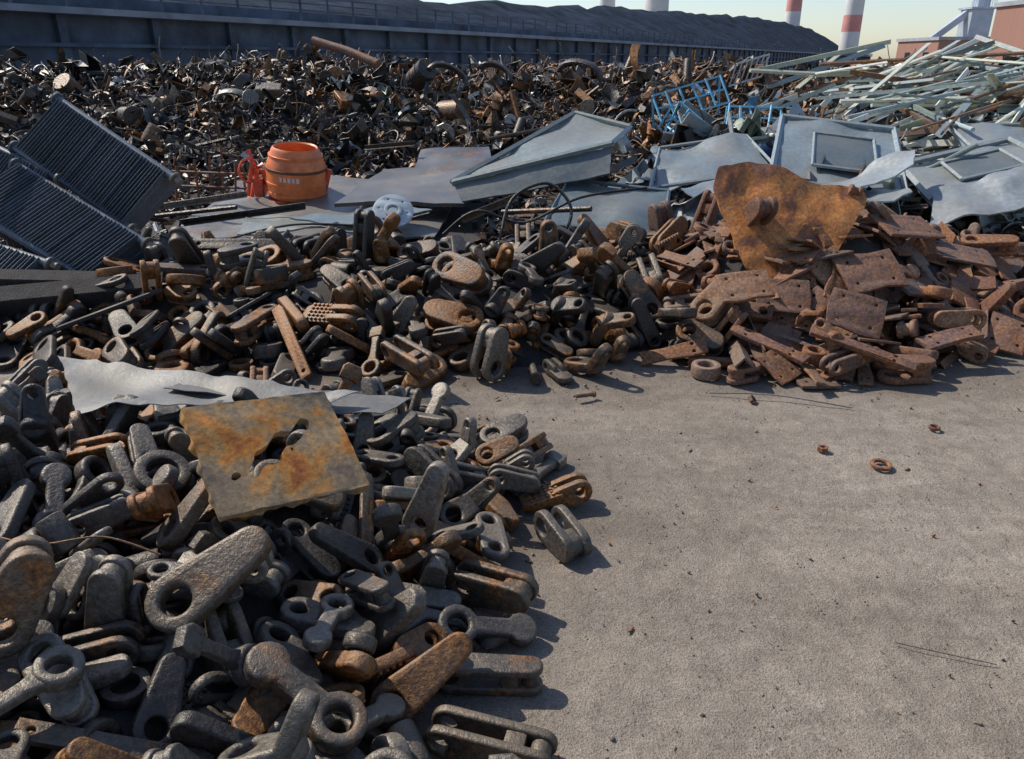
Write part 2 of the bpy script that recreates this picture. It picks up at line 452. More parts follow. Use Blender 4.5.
def topz(x,y,r,q=.97):
    d=(TOP[:,0]-x)**2+(TOP[:,1]-y)**2<r*r
    return float(np.quantile(TOP[d,2],q)) if d.any() else 0
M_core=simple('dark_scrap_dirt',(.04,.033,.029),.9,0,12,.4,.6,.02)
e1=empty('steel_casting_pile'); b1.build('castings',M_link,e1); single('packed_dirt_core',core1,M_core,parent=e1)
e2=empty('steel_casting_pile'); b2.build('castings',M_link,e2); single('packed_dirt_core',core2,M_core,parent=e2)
e3=empty('rusty_plate_pile'); b3.build('plates',M_rust,e3)

def blob(u,v):
    du=(u-.5); dv=(v-.5)
    a=du*.8+dv*.6; b=-du*.6+dv*.8
    return (a/.33)**2+(b/.075)**2<1+1.7*noise.noise(Vector((u*9,v*9,3)))
hp=sheet([(-.25,-.205,0),(.25,-.205,0),(.25,.205,0),(-.25,.205,0)],80,66,.03,.012,3,2,.004,None,blob)
m,nt,b=base('orange_rust_plate'); co=objco(nt)
n1=noi(nt,6,4,.6,co,.6); n2=noi(nt,45,4,.65,co)
dd=nd(nt,'ShaderNodeVectorMath',operation='LENGTH'); nt.links.new(co,dd.inputs[0])
fac=mth(nt,'ADD',n1,mth(nt,'MULTIPLY',mth(nt,'SUBTRACT',.19,dd.outputs['Value']),.6))
c=ramp(nt,fac,[(.34,(.22,.155,.095)),(.46,(.33,.225,.12)),(.53,(.45,.235,.075)),(.61,(.56,.21,.035)),(.72,(.33,.095,.025))])
c=mix(nt,.75,c,ramp(nt,n2,[(.3,(.45,.45,.45)),(.7,(1.3,1.3,1.3))]),'MULTIPLY')
nt.links.new(c,b.inputs['Base Color']); b.inputs['Roughness'].default_value=.42; b.inputs['Metallic'].default_value=.15
bump(nt,b,n2,.4,.006); M_orust=m
pz=topz(-.76,2.2,.2,.93)
print('plate z',pz)
pl=single('rusty_holed_plate',hp,M_orust); pl.location=(-.76,2.19,pz+.10); pl.rotation_euler=(rad(32),rad(9),rad(40))

# ------------------------------------------------------------------ ground
def axis(a,b,st,far):
    c=list(np.arange(a,b,st)); l=[];x=a;s=st
    while x>-far: s*=1.35; x-=s; l.append(x)
    r=[];x=c[-1];s=st
    while x<far: s*=1.35; x+=s; r.append(x)
    return l[::-1]+c+r
X=axis(-1.2,5.2,.035,900); Yv=axis(.8,7,.035,1200)
V=[];GC=[];nx=len(X);ny=len(Yv)
for x in X:
    for y in Yv:
        z=-.004; st=0
        if -2<x<7 and 0<y<9:
            z+=.014*noise.fractal(Vector((x*1.6,y*1.6,0)),1,2,3)+.004*noise.noise(Vector((x*9,y*9,2)))
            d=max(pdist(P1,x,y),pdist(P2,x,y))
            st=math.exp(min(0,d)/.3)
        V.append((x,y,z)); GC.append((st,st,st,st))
I,J=np.meshgrid(np.arange(nx-1),np.arange(ny-1),indexing='ij'); A=(I*ny+J).ravel()
li=np.stack([A,A+ny,A+ny+1,A+1],1).ravel()
gt=(np.array(V),np.full(len(A),4),li)
m,nt,b=base('dusty_ground'); co=objco(nt)
at=nd(nt,'ShaderNodeAttribute',attribute_name='tint')
mp=nd(nt,'ShaderNodeMapping'); mp.inputs['Rotation'].default_value=(0,0,rad(62)); mp.inputs['Scale'].default_value=(.35,2.6,1); nt.links.new(co,mp.inputs[0])
n1=noi(nt,.8,4,.6,co,.5); n2=noi(nt,11,5,.8,co,.3); n3=noi(nt,150,2,.8,co); n4=noi(nt,2.6,5,.7,co,1.0); n5=noi(nt,1.6,4,.65,mp.outputs[0],.6)
c=ramp(nt,n1,[(.3,(.25,.206,.163)),(.5,(.305,.254,.204)),(.7,(.355,.30,.245))])
c=mix(nt,1,c,ramp(nt,n2,[(.3,(.70,.70,.70)),(.7,(1.2,1.2,1.2))]),'MULTIPLY')
c=mix(nt,1,c,ramp(nt,n3,[(.3,(.52,.52,.52)),(.5,(1,1,1)),(.75,(1.38,1.38,1.38))]),'MULTIPLY')
c=mix(nt,.55,c,ramp(nt,n5,[(.35,(.68,.68,.68)),(.6,(1.08,1.08,1.08))]),'MULTIPLY')
c=mix(nt,mth(nt,'MULTIPLY',mth(nt,'SUBTRACT',n4,.52),2.8,True),c,(.145,.118,.094))
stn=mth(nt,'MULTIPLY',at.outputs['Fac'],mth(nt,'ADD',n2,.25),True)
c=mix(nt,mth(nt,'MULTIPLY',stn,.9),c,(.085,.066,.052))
nt.links.new(c,b.inputs['Base Color']); b.inputs['Roughness'].default_value=.92; b.inputs['Specular IOR Level'].default_value=.2
h=mth(nt,'ADD',mth(nt,'MULTIPLY',n2,1.4),mth(nt,'MULTIPLY',n3,.6))
bump(nt,b,h,.8,.015)
gb_=Batch(); gb_.add(gt,None,np.array(GC)); gb_.build('ground',m,sharp=180)

def stone(sd):
    bm=bmesh.new(); bmesh.ops.create_icosphere(bm,subdivisions=1,radius=1)
    for v in bm.verts: v.co*=1+.5*noise.noise(v.co*1.3+Vector((sd*7,0,0)))
    return from_bm(bm)
ST=[stone(i) for i in range(5)]
gb=Batch()
for k in range(11000):
    x=R.uniform(-.8,5);y=R.uniform(1.2,7)
    s=min(.013,.0014+abs(R.gauss(0,.0017)))
    if k<220: s=R.uniform(.005,.012)
    elif R.random()<.5:
        d=max(pdist(P1,x,y),pdist(P2,x,y))
        if d<-.5*R.random()**1.5-.03: continue
        s*=2.2
    g=R.uniform(.04,.26)
    fl=R.random()<.3
    gb.add(ST[k%5],Matrix.LocRotScale(Vector((x,y,s*.25)),Euler((0,0,R.uniform(0,6))).to_quaternion() if fl else rq(0),Vector((s*(1.8 if fl else 1),s*R.uniform(.6,1),s*(.25 if fl else .7)))),(g,g*.82,g*.68,R.choice([.1,.1,.7])))
gb.build('gravel',M_rust,sharp=180)

# ------------------------------------------------------------------ mid-ground / far scrap
def Hf(x,y):
    n=noise.fractal(Vector((x*.4,y*.4,7)),1,2,3)
    left=max(0,min(1,(y-10.4)/5.2)); left=left*left*(3-2*left)
    crest=1.38+.22*math.exp(-((x+3.6)/1.6)**2)+.12*math.exp(-((x-2.6)/1.6)**2)
    h=left*(crest+.28*n)
    if x>1.0:
        k=min(1,(x-1.0)/1.5); y0=7.0
        r=max(0,min(1,(y-y0)/8)); h=h*(1-k)+k*(r**.8*(1.38+.25*n))
    mid=max(0,min(1,(y-6.6)/.8))*.14
    h=max(h,mid+.04*n)
    if y>21: h*=max(0,1-(y-21)/4)
    return h
far_core=grid_t(Hf,-18,24,6.6,26,.3)
def strip(L,w,tw,bend,seed,n=7):
    V=[];li=[];lt=[]
    for i in range(n):
        u=i/(n-1)-.5; a=tw*u
        p=Vector((u*L,bend*math.sin(u*4+seed)*L*.3,bend*math.cos(u*5+seed*2)*L*.25)); s=Vector((0,math.cos(a),math.sin(a)))*w/2
        nn=Vector((0,-math.sin(a),math.cos(a)))*.006
        for q in (p-s-nn,p+s-nn,p+s+nn,p-s+nn): V.append(tuple(q))
    for i in range(n-1):
        for k in range(4):
            a=i*4+k;b=i*4+(k+1)%4; li+=[a,b,b+4,a+4]; lt.append(4)
    li+=[3,2,1,0]; lt.append(4); o=(n-1)*4; li+=[o,o+1,o+2,o+3]; lt.append(4)
    return (np.array(V),np.array(lt),np.array(li))
def crump(w,h,amp,seed):
    return sheet([(-w/2,-h/2,0),(w/2,-h/2,0),(w/2,h/2,0),(-w/2,h/2,0)],6,5,.01,amp,5,seed,.03)
def bentrod(L,r,seed,n=8):
    rr=random.Random(seed); p=[Vector((0,0,0))]; d=Vector((1,0,0))
    for i in range(n):
        d=(d+Vector((rr.gauss(0,.3),rr.gauss(0,.3),rr.gauss(0,.3)))).normalized(); p.append(p[-1]+d*L/n)
    c=sum(p,Vector())/len(p); return tube([q-c for q in p],r,6)
def angle_bar(L,w=.05,th=.006): return join(box(L,w,th,0),tf(box(L,th,w,0),(0,w/2,w/2)))
def arc(r,w,a,seed):
    pts=[(r*math.cos(t),r*math.sin(t),0) for t in np.linspace(0,a,10)]; return tube(pts,w,6)
slug=prof(hull2(.066,.042,.19,6),[circ(0,0,.032,10)],.05,.006)
FT=[strip(.5,.06,1.5,.4,1),strip(.7,.08,3,.6,2),strip(.35,.05,2,.9,3),strip(.6,.12,.6,.5,4),crump(.45,.3,.2,1),crump(.6,.35,.3,2),crump(.3,.25,.15,3),
    bentrod(.8,.012,1),bentrod(1.1,.01,2),bentrod(.6,.018,3),bentrod(1.3,.008,4),angle_bar(.8),angle_bar(.5,.07),box(.22,.14,.09,.01),box(.3,.05,.05,.005),
    tf(cyl(.035,.035,.5,10),(0,0,0),(0,rad(90),0)),tf(cyl(.06,.06,.28,12),(0,0,0),(0,rad(90),0)),ring(.12,.07,.04),ring(.09,.05,.1),
    arc(.18,.015,4.5,0),arc(.28,.02,2.6,0),cyl(.13,.1,.1,14),tf(chunk(5)),tf(chunk(6),sc=(1.6,1.3,1)),slug,join(tf(slug,(0,0,.035)),tf(slug,(0,0,-.035))),slug,
    join(box(.4,.3,.015,0),tf(box(.4,.015,.12,0),(0,.15,.06)),tf(box(.4,.015,.12,0),(0,-.15,.06)))]
FP=[(.045,.036,.029,.3),(.09,.069,.049,.42),(.03,.026,.024,.2),(.13,.088,.055,.5),(.17,.14,.11,.25),(.32,.305,.28,.05),(.19,.09,.04,.75),(.09,.09,.095,.15),(.55,.53,.50,.0)]
FW=[20,16,19,10,7,3,3.5,4,1.6]
FWB=[13,16,12,16,9,2.5,8,4,1.2]
fb=Batch()
def scat(n,x0,x1,y0,y1,smin,smax,b,tmpl,pal,w,lift=.12,cond=None,flat=.25,z=None):
    for k in range(n):
        x=R.uniform(x0,x1);y=R.uniform(y0,y1)
        if cond and not cond(x,y): continue
        s=smin+(smax-smin)*R.random()**1.8; h=(z or Hf)(x,y)
        ww=w
        if w is FW and (x>-1.5 or noise.noise(Vector((x*.5,y*.5,3)))>.25) and y>10: ww=FWB
        b.add(tmpl[R.randrange(len(tmpl))],Matrix.LocRotScale(Vector((x,y,h+R.uniform(-.03,lift))),rq(flat),Vector((s,s,s))),tint(pal,ww))
LIN=[FT[i] for i in (0,1,2,3,7,8,9,10,11,14,15,19,20)]
scat(6000,-11,5,10.4,17.5,.32,1.1,fb,FT,FP,FW,.14)
scat(4000,-11,5,10.4,17.5,.32,1.0,fb,LIN,FP,FW,.18)
scat(1700,3,16,12,18,.5,1.2,fb,FT,FP,FW,.16)
scat(800,-12,16,17,21,.8,1.5,fb,FT,FP,FW,.2)
scat(1500,-6.5,1.5,7.0,11,.3,.8,fb,FT,FP,FW,.05,lambda x,y: not(-3.6<x<-.4 and 7<y<9.7))
scat(1700,.8,10,7.0,12,.4,.95,fb,FT,FP,FW,.1)
BIGS=[crump(1.0,.6,.35,11),crump(.8,.7,.4,12),tf(cyl(.08,.08,1.3,14),(0,0,0),(0,rad(90),0)),tf(cyl(.2,.2,.5,20,.01),(0,0,0),(0,rad(90),0)),angle_bar(1.6,.1,.012),
      join(ring(.28,.2,.1),ring(.2,.06,.02)),box(.7,.4,.3,.02),strip(1.4,.2,1.5,.5,7,14),strip(1.6,.1,3,.7,9,14)]
scat(190,-10,5,11,17,.5,1.0,fb,BIGS,FP,[14,14,14,12,6,2,6,4,.3],.15,None,.4)
for k in range(200):
    x=R.uniform(-10,14);y=R.uniform(13.5,17)
    fb.add(FT[R.choice([0,1,7,8,9,10,11])],Matrix.LocRotScale(Vector((x,y,Hf(x,y)+.1)),Euler((R.gauss(0,.5),rad(90)+R.gauss(0,.7),R.uniform(0,6))).to_quaternion(),Vector((.8,.8,.8))),tint(FP,FW))
eh=empty('scrap_metal_heap'); fb.build('scrap_pieces',M_far,eh); single('packed_scrap_core',far_core,M_core,parent=eh)

def quadplate(name,c,mat,tint_,th=.012,warp=.03,nu=14,nv=10,seed=0,edge=.006,curl=None,ribs=0):
    b=Batch(); b.add(sheet(c,nu,nv,th,warp,1.5,seed,edge,curl),None,tint_)
    if ribs:
        a,b_,c_,d=[Vector(q) for q in c]; nr=(b_-a).cross(d-a).normalized()
        if nr.z<0: nr=-nr
        for (p,q) in ((a,b_),(b_,c_),(c_,d),(d,a)):
            b.add(tube([p+nr*.02,q+nr*.02],ribs,4),None,tint_)
    return b.build(name,mat)
quadplate('steel_sheet',[(-3.3,7.1,.22),(-.75,7.3,.22),(-.6,10.2,.42),(-3.5,9.9,.36)],M_paint,(.19,.175,.155,.35),.02,.09,seed=1)
quadplate('steel_sheet',[(-2.4,6.6,.42),(-1.3,6.75,.38),(-1.1,7.6,.34),(-2.6,7.5,.38)],M_paint,(.28,.30,.25,.25),.015,.06,seed=2)
quadplate('steel_sheet',[(-2.0,6.9,.5),(-1.5,6.8,.46),(-.8,7.7,.4),(-1.3,7.9,.42)],M_paint,(.2,.23,.22,.25),.015,.06,seed=22)
quadplate('steel_sheet',[(-1.9,8.2,.4),(-.5,7.9,.44),(-.35,9.5,.62),(-1.6,9.8,.55)],M_paint,(.10,.095,.09,.35),.04,.03,seed=3)
quadplate('steel_sheet',[(-1.2,9.2,.5),(-.2,9.0,.56),(-.3,10.2,.8),(-1.2,10.4,.7)],M_paint,(.07,.066,.062,.4),.03,.05,seed=13)
quadplate('folded_sheet_panel',[(-.62,8.0,.62),(1.05,8.3,.98),(1.35,9.1,1.08),(.75,9.6,1.2)],M_paint,(.27,.305,.29,.15),.02,.05,seed=4,ribs=.03)
quadplate('folded_sheet_panel',[(-.6,8.02,.6),(1.05,8.3,.95),(1.0,8.0,.72),(-.5,7.8,.45)],M_paint,(.12,.14,.14,.2),.02,.03,seed=5)
def cabinet(name,c,tn,seed):
    a,b_,c_,d=[Vector(q) for q in c]; nr=(b_-a).cross(d-a).normalized()
    if nr.z<0: nr=-nr
    b=Batch(); 
    b.add(sheet(c,20,14,.02,.07,1.5,seed,0),None,tn)
    for (p,q) in ((a,b_),(b_,c_),(c_,d),(d,a)): b.add(tube([p+nr*.03,q+nr*.03],.035,4),None,tn)
    q_=lambda u,v: a*(1-u)*(1-v)+b_*u*(1-v)+c_*u*v+d*(1-u)*v+nr*.045
    In=[q_(.3,.25),q_(.8,.25),q_(.8,.75),q_(.3,.75)]
    b.add(sheet(In,8,6,.01,.01,1.5,seed,0),None,(tn[0]*.45,tn[1]*.48,tn[2]*.5,.2))
    for k in range(4): b.add(tube([In[k]+nr*.01,In[(k+1)%4]+nr*.01],.02,4),None,tn)
    return b.build(name,M_paint)
cabinet('blue_cabinet_door',[(2.75,8.3,.60),(4.1,8.0,.46),(4.5,9.4,1.02),(3.3,9.8,1.14)],(.26,.315,.33,.15),1)
cabinet('blue_cabinet_door',[(4.2,7.7,.48),(5.6,7.9,.76),(5.5,8.8,.96),(4.3,8.7,.7)],(.29,.335,.34,.15),2)
quadplate('blue_sheet_panel',[(.3,7.2,.35),(1.4,7.0,.30),(1.6,7.9,.55),(.6,8.2,.62)],M_paint,(.11,.155,.175,.2),.015,.08,seed=8,ribs=.02)
quadplate('blue_sheet_panel',[(1.5,8.4,.5),(2.9,8.5,.68),(2.8,9.5,.95),(1.8,9.6,.8)],M_paint,(.22,.265,.28,.2),.015,.12,seed=9,ribs=.02)
quadplate('blue_sheet_panel',[(2.6,7.2,.45),(3.8,7.35,.66),(3.9,7.8,.62),(2.7,7.9,.48)],M_paint,(.28,.32,.33,.2),.015,.14,seed=10)
quadplate('blue_sheet_panel',[(5.2,8.9,.85),(7.2,9.2,.95),(7.3,10.0,1.05),(5.3,9.7,1.05)],M_paint,(.3,.34,.34,.2),.015,.1,seed=11,ribs=.02)
quadplate('blue_sheet_panel',[(3.9,7.1,.42),(4.9,7.0,.6),(5.0,7.6,.85),(4.2,7.7,.6)],M_paint,(.3,.33,.34,.25),.015,.14,seed=31)
quadplate('blue_sheet_panel',[(1.9,7.5,.5),(2.7,7.7,.72),(2.5,8.4,.66),(1.8,8.2,.5)],M_paint,(.2,.245,.265,.25),.015,.12,seed=32)
quadplate('blue_sheet_panel',[(3.1,7.7,.55),(3.9,7.6,.85),(4.2,8.2,.95),(3.3,8.3,.62)],M_paint,(.33,.36,.36,.2),.015,.12,seed=33)

pb=Batch()
PP=[(.30,.34,.34,.15),(.24,.285,.30,.15),(.4,.41,.39,.1),(.12,.13,.13,.35),(.1,.2,.32,.1),(.3,.34,.27,.15)]
scat(130,1.4,8.5,7.4,11.5,.6,1.7,pb,[FT[4],FT[5],FT[27],FT[11],FT[12],FT[3]],PP,[5,5,4,5,2,3],.3,None,.7)
scat(30,-3,4,11,15,.6,1.2,pb,[FT[4],FT[5],FT[27]],PP,[3,3,2,6,1,1],.2,None,.7)
pb.build('loose_sheet_offcuts',M_paint)

lb=Batch()
LP=[(.46,.49,.38,.1),(.6,.6,.50,.05),(.20,.24,.21,.15),(.30,.36,.36,.1),(.13,.08,.055,.55),(.7,.69,.60,.0)]
def barheap(n,x0,x1,y0,y1,yaw0,ys,L0,L1,lift,thin=1.0):
    for k in range(n):
        x=R.uniform(x0,x1);y=R.uniform(y0,y1); L=R.uniform(L0,L1)
        yaw=rad(R.gauss(yaw0,ys)); pit=-rad(R.gauss(8,6))
        z=Hf(x,y)+R.uniform(.02,lift)
        w_=R.uniform(.05,.09)*thin
        t=[lambda:angle_bar(L,w_),lambda:box(L,.045*thin,.045*thin,0),lambda:box(L,.08*thin,.02,0),lambda:tf(cyl(.026*thin,.026*thin,L,8),(0,0,0),(0,rad(90),0))][R.randrange(4)]()
        lb.add(t,Matrix.LocRotScale(Vector((x,y,z)),(Euler((0,0,yaw)).to_matrix()@Euler((R.uniform(0,3),pit,0)).to_matrix()).to_quaternion(),Vector((1,1,1))),tint(LP,[4,5,6,4,5,4]))
barheap(260,5.2,12,9.6,15,32,18,1.8,4.0,.5)
barheap(170,5.4,12,9.6,14,38,30,1.2,3.0,.6,.6)
barheap(90,6.5,13,11,15.5,60,25,1.5,3.5,.6)
barheap(90,3.2,8,8.2,12,28,30,.9,2.2,.25)
lb.build('steel_bar_bundle',M_bar)

fb2=Batch(); CY=(.16,.42,.58,.15)
for (ox,oy,oz,rz,w,tl) in ((2.1,11.2,1.0,.15,1.0,-.6),(2.9,10.8,.95,-.2,.9,-.9),(2.3,10.7,.82,.5,1.1,-1.2),(2.0,10.9,.95,-.5,.8,-.3)):
    M=Matrix.Translation((ox,oy,oz))@Euler((tl,R.gauss(0,.25),rz)).to_matrix().to_4x4()
    for i in range(6): fb2.add(tube([(w*i/5,0,0),(w*i/5+R.gauss(0,.03),R.gauss(0,.03),.42)],.016,4),M,CY)
    for zz_ in (0,.21,.42): fb2.add(tube([(0,0,zz_),(w,0,zz_)],.018,4),M,CY)
    for i in range(0,6,5): fb2.add(tube([(w*i/5,0,.42),(w*i/5,.5,.1)],.018,4),M,CY)
fb2.build('blue_rack_frame',M_bar)
wf=Batch()
M=Matrix.Translation((3.6,13.5,1.40))@Euler((.5,-.2,.5)).to_matrix().to_4x4()
for i in range(7): wf.add(tube([(.12*i,0,0),(.12*i,0,.4)],.013,4),M,(.5,.5,.5,.0))
for zz_ in (0,.4): wf.add(tube([(0,0,zz_),(.72,0,zz_)],.018,4),M,(.5,.5,.5,.0))
wf.build('white_grille',M_bar)
rr_=Batch()
M=Matrix.Translation((-4.4,9.4,.15))@Euler((-.15,.05,.1)).to_matrix().to_4x4()
for i in range(9): rr_.add(tube([(.14*i,0,0),(.14*i+R.gauss(0,.04),R.gauss(0,.05),R.uniform(.45,.75))],.015,5),M,(.15,.08,.05,.6))
for zz_ in (.05,.25,.42): rr_.add(tube([(0,0,zz_),(1.15,0,zz_)],.018,5),M,(.12,.09,.07,.5))
rr_.build('rusty_rack_frame',M_rust)
gk=Batch()
for k,(x,y,z,yw,L) in enumerate(((-3.4,8.4,.36,.2,1.0),(-3.3,8.0,.34,-.1,.9),(-2.6,7.4,.4,.1,1.2),(-3.0,10.2,.55,1.0,.9),(-1.6,10.3,.75,-.6,.9),(.2,10.2,.95,.4,1.1),(-.2,7.2,.5,.9,.8),(.3,6.9,.55,-.5,.9))):
    gk.add([angle_bar(L,.05),tf(cyl(.025,.025,L,8),(0,0,0),(0,rad(90),0))][k%2],Matrix.LocRotScale(Vector((x,y,z)),Euler((.3,-.12,yw)).to_quaternion(),Vector((1,1,1))),tint(FP,FWB))
gk.build('loose_steel_bars',M_far)

single('rusty_pipe',tube([(-3.35,14,2.10),(-2.75,13.8,1.94),(-2.2,13.5,1.74)],.07,14),M_rust,(.2,.12,.09,.5))
single('steel_drum',tf(join(cyl(.19,.19,.45,20,.01),tf(cyl(.2,.2,.02,20),(0,0,.1)),tf(cyl(.2,.2,.02,20),(0,0,-.1))),(-1.6,14.4,1.56),(.7,.9,0)),M_far,(.07,.06,.055,.4))
hb=Batch()
for (x,y,z,r) in ((-1.1,14,1.5,.35),(-.3,14.3,1.55,.3),(1.2,14.5,1.55,.4),(-4.6,13.5,1.15,.3)):
    pts=[(r*math.cos(t),0,r*math.sin(t)*.8) for t in np.linspace(0,3.1,12)]
    hb.add(tf(tube(pts,.05,8),sc=(1,1.8,.75)),Matrix.Translation((x,y,z))@Euler((R.gauss(0,.3),R.gauss(0,.3),R.gauss(0,.8))).to_matrix().to_4x4(),tint([(.10,.095,.09,.3),(.07,.06,.055,.3)],[1,1]))
hb.build('bent_steel_hoops',M_far)

# ------------------------------------------------------------------ rusty big plates (right pile)
RU=(.25,.1,.045,.55)
m,nt,b=base('bright_rust'); co=objco(nt)
n1=noi(nt,2.8,5,.65,co,1.0); n2=noi(nt,40,4,.65,co)
c=ramp(nt,n1,[(.30,(.11,.045,.03)),(.41,(.23,.085,.035)),(.49,(.44,.16,.035)),(.59,(.50,.21,.06)),(.68,(.30,.115,.045)),(.8,(.22,.12,.075))])
c=mix(nt,.8,c,ramp(nt,n2,[(.3,(.42,.42,.42)),(.7,(1.3,1.3,1.3))]),'MULTIPLY')
nt.links.new(c,b.inputs['Base Color']); b.inputs['Roughness'].default_value=.6
bump(nt,b,n2,.5,.01); M_brust=m
def irregular(u,v):
    du=u-.5; dv=v-.5
    r=(abs(du)/.5)**7+(abs(dv)/.5)**7
    return r>.85+.9*noise.noise(Vector((u*4,v*4,1)))
lp=Batch(); lp.add(sheet([(1.60,5.02,.40),(2.12,5.05,.42),(2.62,5.62,.90),(1.36,5.70,1.18)],80,66,.02,.05,2.0,22,0,lambda u,v:.05*math.sin(u*3.14)*v,irregular))
lp.build('large_rusty_plate',M_brust)
def rp(x,y,dz,w,h,e,tn,name='rusty_steel_plate',seed=0,th=.022):
    z=topz(x,y,min(w,h)*.4,.9)+dz
    t=rplate(w,h,th,4,seed); ob=single(name,t,M_rust,tn); ob.location=(x,y,z); ob.rotation_euler=[rad(a) for a in e]; return ob
rp(1.80,4.86,.05,.34,.27,(40,4,-6),(.17,.09,.06,.45),seed=21)
rp(2.40,4.98,.07,.42,.3,(36,-6,8),(.17,.085,.055,.45),seed=22)
rp(2.18,4.6,.08,.34,.27,(50,12,-18),(.15,.08,.055,.42),seed=23)
rp(1.5,4.75,.03,.34,.24,(30,-6,4),(.22,.12,.07,.5),seed=24)
rp(2.85,5.5,.04,.5,.3,(20,6,20),(.15,.08,.055,.5),seed=25)
rp(3.4,5.7,.04,.5,.28,(14,10,-10),(.14,.08,.06,.45),seed=26)
rp(2.45,5.95,.06,.45,.2,(20,12,8),(.15,.1,.08,.4),seed=27)
rp(2.75,5.05,.05,.36,.2,(25,14,30),(.13,.08,.06,.4),seed=42)
rp(1.3,5.5,.12,.8,.13,(25,24,-38),(.18,.1,.075,.45),'rusty_flat_bar',28,.03)
rp(2.1,4.27,.05,.62,.075,(20,14,-24),(.15,.07,.05,.5),'rusty_flat_bar',29,.03)
rp(1.6,4.45,.05,.5,.08,(10,12,-40),(.16,.08,.06,.5),'rusty_flat_bar',30,.03)
rp(2.75,4.5,.04,.4,.12,(12,-8,15),(.14,.075,.06,.45),'rusty_flat_bar',31,.03)

# ------------------------------------------------------------------ sheet metal on front pile
zs=topz(-1.5,2.85,.3,.93); zs2=topz(-.8,2.95,.25,.9)
def cc(u,v): return .03*math.sin(u*5)*(1-v)+.015*math.sin(v*6+u*3)
quadplate('crumpled_sheet_metal',[(-1.72,2.72,zs+.03),(-.95,2.82,zs2+.07),(-.66,3.0,zs2+.05),(-2.1,3.3,zs+.06)],M_galv,(.20,.192,.18,.2),.004,.06,40,14,12,.014,cc)
quadplate('thin_steel_sheet',[(-1.5,3.0,zs+.01),(-.55,2.92,zs2+.01),(-.45,3.08,zs2),(-1.4,3.3,zs-.04)],M_galv,(.12,.115,.11,.25),.004,.04,20,6,13,.01)

# ------------------------------------------------------------------ transformer radiators
def radiator(M,nf=26,w=.5,dep=.24,pit=.03,tn=(.10,.12,.145,.1)):
    b=Batch(); L=nf*pit
    fin=join(box(.007,dep,w,.003),tf(box(.012,.02,w*.96,.004),(0,-dep*.25,0)),tf(box(.012,.02,w*.96,.004),(0,dep*.25,0)))
    for i in range(nf):
        b.add(tf(fin,(i*pit-L/2,R.gauss(0,.002),R.gauss(0,.003)),(R.gauss(0,.006),R.gauss(0,.01),R.gauss(0,.008))),M,tint([tn],[1]))
    for z in (-w*.5,w*.5):
        b.add(tf(cyl(.032,.032,L+.1,14,.005),(0,-dep*.3,z),(0,rad(90),0)),M,tn)
        b.add(tf(cyl(.055,.055,.02,16,.003),(L/2+.05,-dep*.3,z),(0,rad(90),0)),M,(.2,.17,.14,.3))
        b.add(tf(cyl(.055,.055,.02,16,.003),(-L/2-.05,-dep*.3,z),(0,rad(90),0)),M,tn)
        b.add(tf(cyl(.03,.03,.05,12,.003),(L/2+.09,-dep*.3,z),(0,rad(90),0)),M,(.22,.18,.13,.3))
    return b.build('transformer_radiator',M_fin)
def frame(o,xd,zd):
    x=Vector(xd).normalized(); z=Vector(zd); z=(z-x*z.dot(x)).normalized(); y=z.cross(x)
    M=Matrix((x,y,z)).transposed().to_4x4(); M.translation=Vector(o); return M
radiator(frame((-3.35,6.35,1.0),(.78,-.35,-.42),(-.2,.55,.75)),40,.52)
radiator(frame((-3.45,5.75,.62),(.8,-.3,-.38),(-.15,.75,.55)),40,.5)
radiator(frame((-4.25,6.3,.85),(.8,-.3,-.3),(-.4,.6,.7)),34,.6)
radiator(frame((-3.9,5.3,.42),(.8,-.2,-.2),(-.1,.8,.5)),34,.45)
rb_=Batch()
rb_.add(tube([(-4.6,6.0,1.7),(-3.9,6.3,1.35)],.04,4),None,(.10,.11,.11,.2))
rb_.add(tf(angle_bar(2.3,.12,.012),(-3.3,5.15,.42),(rad(200),rad(4),rad(10))),None,(.03,.03,.032,.1))
rb_.add(tf(angle_bar(2.0,.14,.012),(-3.4,4.9,.36),(rad(210),rad(-2),rad(14))),None,(.028,.03,.032,.1))
rb_.build('steel_beam',M_core)

# ------------------------------------------------------------------ concrete mixer
em=empty('concrete_mixer',(-2.5,9.0,.34))
M_or=simple('orange_paint',(.72,.19,.055),.4,0,6,.3,.05,.003)
M_dk=simple('dark_iron',(.14,.06,.03),.6,.3,20,.4,.3,.004)
M_red=simple('red_orange_paint',(.62,.09,.035),.45,0,8,.25,.05,.003)
M_lab=simple('pale_label',(.6,.55,.5),.5,0,20,.2,.02,.002)
dr=lathe([(0,0),(.29,0),(.32,.02),(.335,.06),(.34,.20),(.338,.33),(.325,.38),(.27,.53),(.255,.555),(.245,.565),(.23,.55),(.3,.36),(.3,.13),(.15,.03),(0,.03)],44)
drum_rot=(rad(6),rad(5),0)
d=single('drum',dr,M_or,parent=em); d.rotation_euler=drum_rot
for k,(zz_,rr2,mm) in enumerate(((.335,.337,M_dk),(.07,.336,M_or),(.18,.340,M_or),(.47,.293,M_or))):
    rg=lathe([(rr2-.012,zz_-.016),(rr2+.010,zz_-.012),(rr2+.010,zz_+.012),(rr2-.012,zz_+.016)],44); g=single('drum_band',rg,mm,parent=em); g.rotation_euler=drum_rot
lab=Batch()
for k in range(5):
    a0=rad(-108+k*8)
    V_=[];r_=.3425
    for a in (a0,a0+rad(5)):
        for z in (.235,.285): V_.append((r_*math.cos(a),r_*math.sin(a),z))
    lab.add((np.array(V_),np.array([4]),np.array([0,2,3,1])),None,(.5,.5,.5,0))
g=lab.build('drum_lettering',M_lab,em); g.rotation_euler=drum_rot
fr=Batch()
